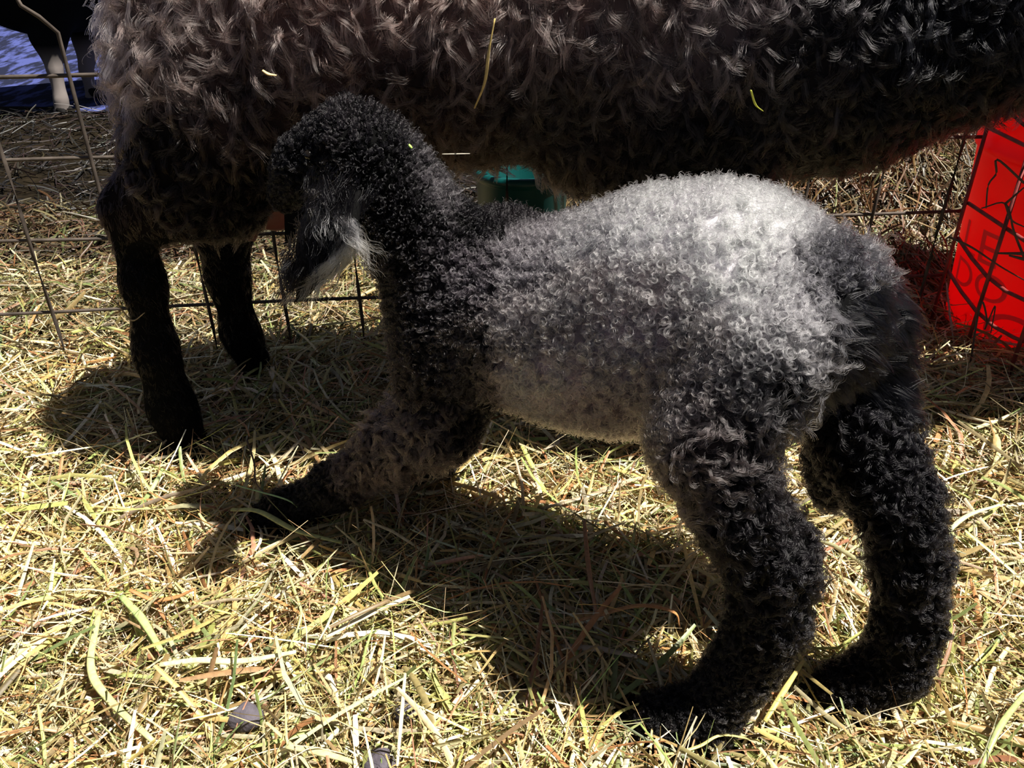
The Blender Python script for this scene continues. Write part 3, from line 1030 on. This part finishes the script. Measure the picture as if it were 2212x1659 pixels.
rows = [0.0, 0.088, 0.187, 0.287, 0.385, 0.485]
for z in rows:
    pts = [(x_, fy(x_), max(z, 0.004) + 0.002 * math.sin(7 * x_ + z * 40)) for x_ in np.linspace(-1.3, 0.622, 24)]
    v, f = tube(np.array(pts) - FO, 0.0024, 8)
    link('horizontal_wire', np_mesh('horizontal_wire', v, f, True), fence, M_WIRE if z != 0.187 else M_WIRE)
xs_ = [-0.607 + 0.1 * k for k in range(-7, 13)]
for x_ in xs_:
    y_ = fy(x_) - 0.004
    pts = [(x_ + 0.001 * math.sin(z * 30), y_, z) for z in np.linspace(0.0, 0.50, 10)]
    if abs(x_ + 0.507) < 0.01:
        pts = [(x_, y_, z) for z in np.linspace(0, 0.43, 8)] + [(x_ - 0.01, y_ - 0.012, 0.448), (x_ - 0.022, y_ - 0.02, 0.46), (x_ - 0.03, y_ - 0.02, 0.485), (x_ - 0.05, y_ - 0.01, 0.505)]
    v, f = tube(np.array(pts) - FO, 0.0024, 8)
    link('vertical_wire', np_mesh('vertical_wire', v, f, True), fence, M_WIRE)

side = empty('wire_fence', (0.64, 0.85, 0.0))
SO = np.array(side.location)
tag(side, 'rusty wire side panel in front of the red bucket', 'fence')
for z, sag in ((0.004, 0), (0.10, -.02), (0.15, -.02), (0.20, 0.0), (0.30, 0)):
    pts = [(0.622 + 0.01 * t, 1.095 - 0.5 * t, z + sag * math.sin(math.pi * min(1, t * 2.2))) for t in np.linspace(0, 1, 12)]
    v, f = tube(np.array(pts) - SO, 0.0026, 8)
    link('horizontal_wire', np_mesh('horizontal_wire', v, f, True), side, M_RUST)
for t in (0.0, 0.2, 0.4, 0.6, 0.8, 1.0):
    pts = [(0.622 + 0.01 * t - 0.004, 1.095 - 0.5 * t, z) for z in (0, 0.15, 0.302)]
    v, f = tube(np.array(pts) - SO, 0.0026, 8)
    link('vertical_wire', np_mesh('vertical_wire', v, f, True), side, M_RUST)

# ------------------------------------------------------------------ buckets
red = empty('bucket', (0.772, 1.09, 0.0))
tag(red, 'bright red plastic bucket with faded lettering behind the rusty wire', 'bucket')
prof = [(0.0, 0.004), (0.128, 0.004), (0.132, 0.008), (0.1335, 0.03), (0.1535, 0.262), (0.1545, 0.268), (0.1585, 0.270), (0.159, 0.277), (0.155, 0.280), (0.1565, 0.315), (0.160, 0.317), (0.160, 0.325), (0.157, 0.327), (0.158, 0.357), (0.163, 0.360), (0.163, 0.368), (0.158, 0.370), (0.154, 0.366), (0.150, 0.262), (0.129, 0.02), (0.0, 0.012)]
prof = [(r * 0.93, z) for r, z in prof]
v, f = lathe(prof, 64)
link('shell', np_mesh('bucket_shell', v, f, True), red, M_RED)


def bucket_text(txt, z, ang0, size):
    cu = bpy.data.curves.new('lettering', 'FONT')
    cu.body = txt
    cu.size = size
    ob = bpy.data.objects.new('lettering', cu)
    C.objects.link(ob)
    bpy.context.view_layer.update()
    dg = bpy.context.evaluated_depsgraph_get()
    me = bpy.data.meshes.new_from_object(ob.evaluated_get(dg))
    C.objects.unlink(ob)
    bpy.data.objects.remove(ob)
    import bmesh
    bm = bmesh.new()
    bm.from_mesh(me)
    bmesh.ops.triangulate(bm, faces=bm.faces[:])
    bmesh.ops.subdivide_edges(bm, edges=[e for e in bm.edges if e.calc_length() > size * 0.12], cuts=3, use_grid_fill=True)
    for vt_ in bm.verts:
        zz = z + vt_.co.y
        r = (0.1335 + (zz - 0.03) / 0.232 * 0.02) * 0.93 + 0.0007
        a = ang0 + vt_.co.x * 1.25 / r
        vt_.co = Vector((r * math.cos(a), r * math.sin(a), zz))
    bm.to_mesh(me)
    bm.free()
    return link('lettering', me, red, M_PRINT)


bucket_text("LE", 0.128, math.radians(170), 0.066)
bucket_text("DO", 0.080, math.radians(168), 0.056)
bucket_text("O", 0.018, math.radians(204), 0.080)
hp = [(0.153 * math.cos(a), 0.153 * math.sin(a) * 0.99, 0.34 - 0.06 * math.sin(a - math.pi)) for a in np.linspace(math.pi, 2 * math.pi, 30)]
v, f = tube(hp, 0.0022, 8)
link('handle', np_mesh('bucket_handle', v, f, True), red, M_WIRE)

gc = PT(1128, 395, 1.10)
teal = empty('bucket', (gc[0], 1.12, 0.0))
tag(teal, 'dark teal plastic bucket with rolled rim under the sheep belly', 'bucket')
zr = gc[2] + 0.016
prof = [(0.0, 0.004), (0.052, 0.004), (0.055, 0.01), (0.063, zr - 0.014), (0.064, zr - 0.012), (0.068, zr - 0.010), (0.070, zr - 0.004), (0.068, zr + 0.002), (0.063, zr + 0.003), (0.060, zr - 0.002), (0.052, 0.012), (0.0, 0.010)]
v, f = lathe(prof, 64)
link('shell', np_mesh('teal_bucket', v, f, True), teal, M_TEAL)
v, f = lathe([(0.0, zr - 0.03), (0.0592, zr - 0.03)], 48)
hp = [(0.068 * math.cos(a), 0.068 * math.sin(a), zr - 0.01 + 0.055 * math.sin(a - math.pi)) for a in np.linspace(math.pi, 2 * math.pi, 24)]
hp = [(x_, y_ * 0.4, z_) for x_, y_, z_ in hp]
v, f = tube(hp, 0.0018, 8)
link('handle', np_mesh('teal_handle', v, f, True), teal, M_WIRE)

# ------------------------------------------------------------------ single stalks one can point at
def stalk(name, pts, r, col, label, cat, group='single stalks of hay', flat=0.45, node=False):
    path = catmull(np.array(pts), max(8, 5 * len(pts)))
    rr = r * np.concatenate([np.linspace(0.75, 1, len(path) // 2), np.linspace(1, 0.6, len(path) - len(path) // 2)])
    v, f = tube(path, rr, 8, flat)
    b = np.array(v).mean(0)
    me = np_mesh(name, np.array(v) - b, f, True, np.tile(col, (len(v), 1)))
    o = link(name, me, None, M_HAY)
    o.location = b
    tag(o, label, cat, group)
    return o


def gp(pix, z):
    zs = z if hasattr(z, '__len__') else [z] * len(pix)
    out = []
    for (u, v_), zz in zip(pix, zs):
        p = GZ(u, v_, zz)
        q = GZ(u, v_, zz + 0.010 + float(hgt(p[0], p[1])))
        out.append(q)
    return out


YEL, PALE, GRN, ORG, OLV = (.62, .46, .16), (.78, .70, .46), (.42, .52, .20), (.50, .24, .09), (.50, .50, .18)
stalk('hay_stalk', [PT(1069, 40, .655), PT(1056, 110, .658), PT(1047, 178, .668), PT(1025, 234, .690)], .0013, YEL, 'long bent straw stalk caught in the big sheep flank', 'straw')
stalk('hay_stalk', [PT(1622, 195, .668), PT(1632, 226, .674), PT(1648, 240, .678)], .0012, (.60, .62, .10), 'short yellow green stem caught in the dark sheep shoulder wool', 'straw')
stalk('hay_stalk', [PT(567, 152, .66), PT(580, 160, .66), PT(597, 163, .66)], .0022, (.75, .55, .25), 'small golden chaff piece stuck on the sheep haunch wool', 'straw')
stalk('hay_stalk', [PT(955, 333, .690), PT(1015, 332, .690)], .0009, (.5, .46, .38), 'thin pale straw lying flat in the sheep belly wool', 'straw')
stalk('grass_stalk', [PT(883, 312, .578), PT(890, 320, .578)], .0018, (.45, .75, .15), 'bright green leaf fleck on the lamb nape', 'leaf')
stalk('hay_stalk', gp([(704, 1376), (790, 1330), (885, 1288)], [.03, .034, .038]), .0031, PALE, 'thick pale straw stem pointing into the lamb shadow', 'straw')
stalk('hay_stalk', gp([(1262, 1125), (1272, 1230), (1290, 1335)], [.05, .04, .02]), .0022, (.42, .22, .11), 'reddish brown upright stem in the shadow below the lamb belly', 'straw')
stalk('hay_stalk', gp([(1230, 1345), (1290, 1330), (1380, 1308), (1455, 1322), (1468, 1352)], [.02, .03, .045, .04, .025]), .0022, ORG, 'arched orange brown stem left of the near hind leg', 'straw')
stalk('grass_stalk', gp([(262, 1288), (305, 1335), (352, 1412)], [.035, .035, .025]), .0037, GRN, 'broad fresh green grass blade on the sunlit hay', 'straw')
stalk('grass_stalk', gp([(212, 1330), (196, 1440), (235, 1510), (330, 1600)], [.035, .035, .032, .03]), .0034, (.60, .60, .26), 'long curved pale green blade bending like a hook', 'straw')
stalk('grass_stalk', gp([(280, 1274), (330, 1295), (380, 1290), (420, 1272)], [.036, .03, .03, .036]), .0026, ORG, 'rust orange curled blade above the green blade', 'straw')
stalk('hay_stalk', gp([(510, 1048), (560, 1062), (625, 1082), (655, 1110)], [.05, .05, .05, .035]), .0011, (.45, .62, .25), 'thin green stem crossing the lamb front foot', 'straw')
stalk('grass_stalk', gp([(500, 1101), (560, 1105), (640, 1146), (738, 1172)], [.028, .034, .036, .03]), .0032, OLV, 'wide olive yellow blade lying before the lamb front foot', 'straw')
stalk('hay_stalk', [PT(228, 632, .752), PT(256, 660, .755), PT(285, 692, .757), PT(312, 676, .757)], .0016, (.55, .40, .2), 'bent straw stuck on the sheep hind shank', 'straw')
stalk('hay_stalk', gp([(1652, 1558), (1695, 1490), (1735, 1428)], [.03, .035, .035]), .0024, (.60, .50, .16), 'thick yellow stem standing between the lamb hind hooves', 'straw')
stalk('hay_stalk', gp([(1370, 1636), (1450, 1628), (1510, 1612), (1560, 1588), (1640, 1600)], [.016, .024, .026, .03, .02]), .0013, (.62, .55, .2), 'thin curved yellow stem in front of the near hind hoof', 'straw')
stalk('hay_stalk', gp([(618, 1612), (690, 1625), (770, 1648)], .03), .0030, (.58, .55, .28), 'pale olive straw stem at the photo bottom edge left of centre', 'straw')
stalk('hay_stalk', gp([(875, 1455), (866, 1560), (858, 1655)], .034), .0016, PALE, 'thin pale stem running straight towards the camera', 'straw')
stalk('hay_stalk', gp([(232, 822), (270, 855), (312, 892)], [.03, .028, .02]), .0022, (.52, .3, .14), 'orange straw in the shade left of the sheep hind leg', 'straw')
stalk('hay_stalk', gp([(345, 1436), (430, 1426), (520, 1428), (640, 1408)], .03), .0034, (.72, .68, .38), 'long wavy pale yellow stem lying crosswise at left', 'straw')
stalk('hay_stalk', gp([(600, 1180), (645, 1300), (648, 1340), (625, 1400)], [.035, .04, .04, .03]), .0012, (.55, .55, .25), 'thin kinked olive stem on the sunlit hay below the front foot', 'straw')
stalk('grass_stalk', gp([(2000, 1200), (2080, 1120), (2160, 1090)], [.03, .034, .03]), .0026, (.6, .6, .36), 'pale green blade lying right of the far hind leg', 'straw')
stalk('hay_stalk', gp([(2212, 1500), (2160, 1570), (2120, 1659)], [.04, .04, .03]), .0024, (.40, .46, .18), 'dull green stem at the bottom right corner', 'straw')


def twig(pix_list, r, label, z_or_y, ground=True):
    V, Fc = [], []
    for pix in pix_list:
        pts = gp([(p[0], p[1]) for p in pix], [p[2] for p in pix]) if ground else [PT(*p) for p in pix]
        path = catmull(np.array(pts), 4 * len(pts)) if len(pts) > 2 else np.array(pts)
        v, f = tube(path, np.linspace(r, r * 0.5, len(path)), 6)
        Fc += [[i + len(V) for i in q] for q in f]
        V += v
    b = np.array(V).mean(0)
    o = link('twig', np_mesh('twig', np.array(V) - b, Fc, True), None, M_TWIG)
    o.location = b
    tag(o, label, 'twig', 'dry twigs')


twig([[(533, 950, .075), (549, 1000, .06), (552, 1040, .05), (570, 1065, .045), (620, 1122, .03)], [(543, 1034, .055), (552, 1045, .05)], [(585, 1090, .04), (578, 1104, .035)]], .0011, 'dark forked twig leaning across the lamb front foot', 0)
twig([[(2212, 555, .94), (2190, 500, .94), (2172, 440, .945), (2120, 450, .945)], [(2172, 440, .945), (2212, 405, .94)], [(2172, 440, .945), (2185, 475, .94), (2212, 490, .94)]], .0016, 'dark branching twig highest on the red bucket', 0, False)
twig([[(2212, 395, .95), (2155, 345, .955), (2152, 375, .955), (2135, 400, .955), (2130, 450, .955)]], .0016, 'kinked brown twig below the sheep neck on the red bucket', 0, False)
twig([[(2050, 512, .96), (2100, 535, .955), (2160, 575, .95), (2212, 605, .95)]], .0016, 'long straight twig slanting across the bucket lettering', 0, False)
twig([[(2095, 790, .93), (2118, 655, .94), (2132, 690, .94), (2128, 710, .935), (2150, 660, .935), (2140, 720, .93)]], .0014, 'zigzag dark stem at the foot of the red bucket', 0, False)
twig([[(2212, 548, .93), (2155, 547, .93)], [(2212, 560, .93), (2180, 552, .93)]], .0022, 'short level dark stem at the right edge over the bucket', 0, False)


def stone(u, v_, r, label):
    c = GZ(u, v_, 0.028)
    V, Fc = ellipsoid(np.zeros(3), np.diag([r * 1.15, r * 0.95, r * 0.8]), 20, 14)
    V = np.array(V)
    k = rng.normal(0, 1, (6, 3))
    for q in k:
        d = unit(q)
        h = V @ d
        V = V - np.maximum(h - r * 0.72, 0)[:, None] * d * 0.85
    o = link('stone', np_mesh('stone', V, Fc, True), None, M_STONE)
    o.location = c
    tag(o, label, 'stone', 'stones in the hay')


stone(530, 1548, .0125, 'bluish dark grey stone half buried in hay at lower left')
stone(822, 1648, .0115, 'dark grey stone at the bottom edge of the hay')
stone(876, 1535, .010, 'small brown grey pebble beside the thin pale stem')
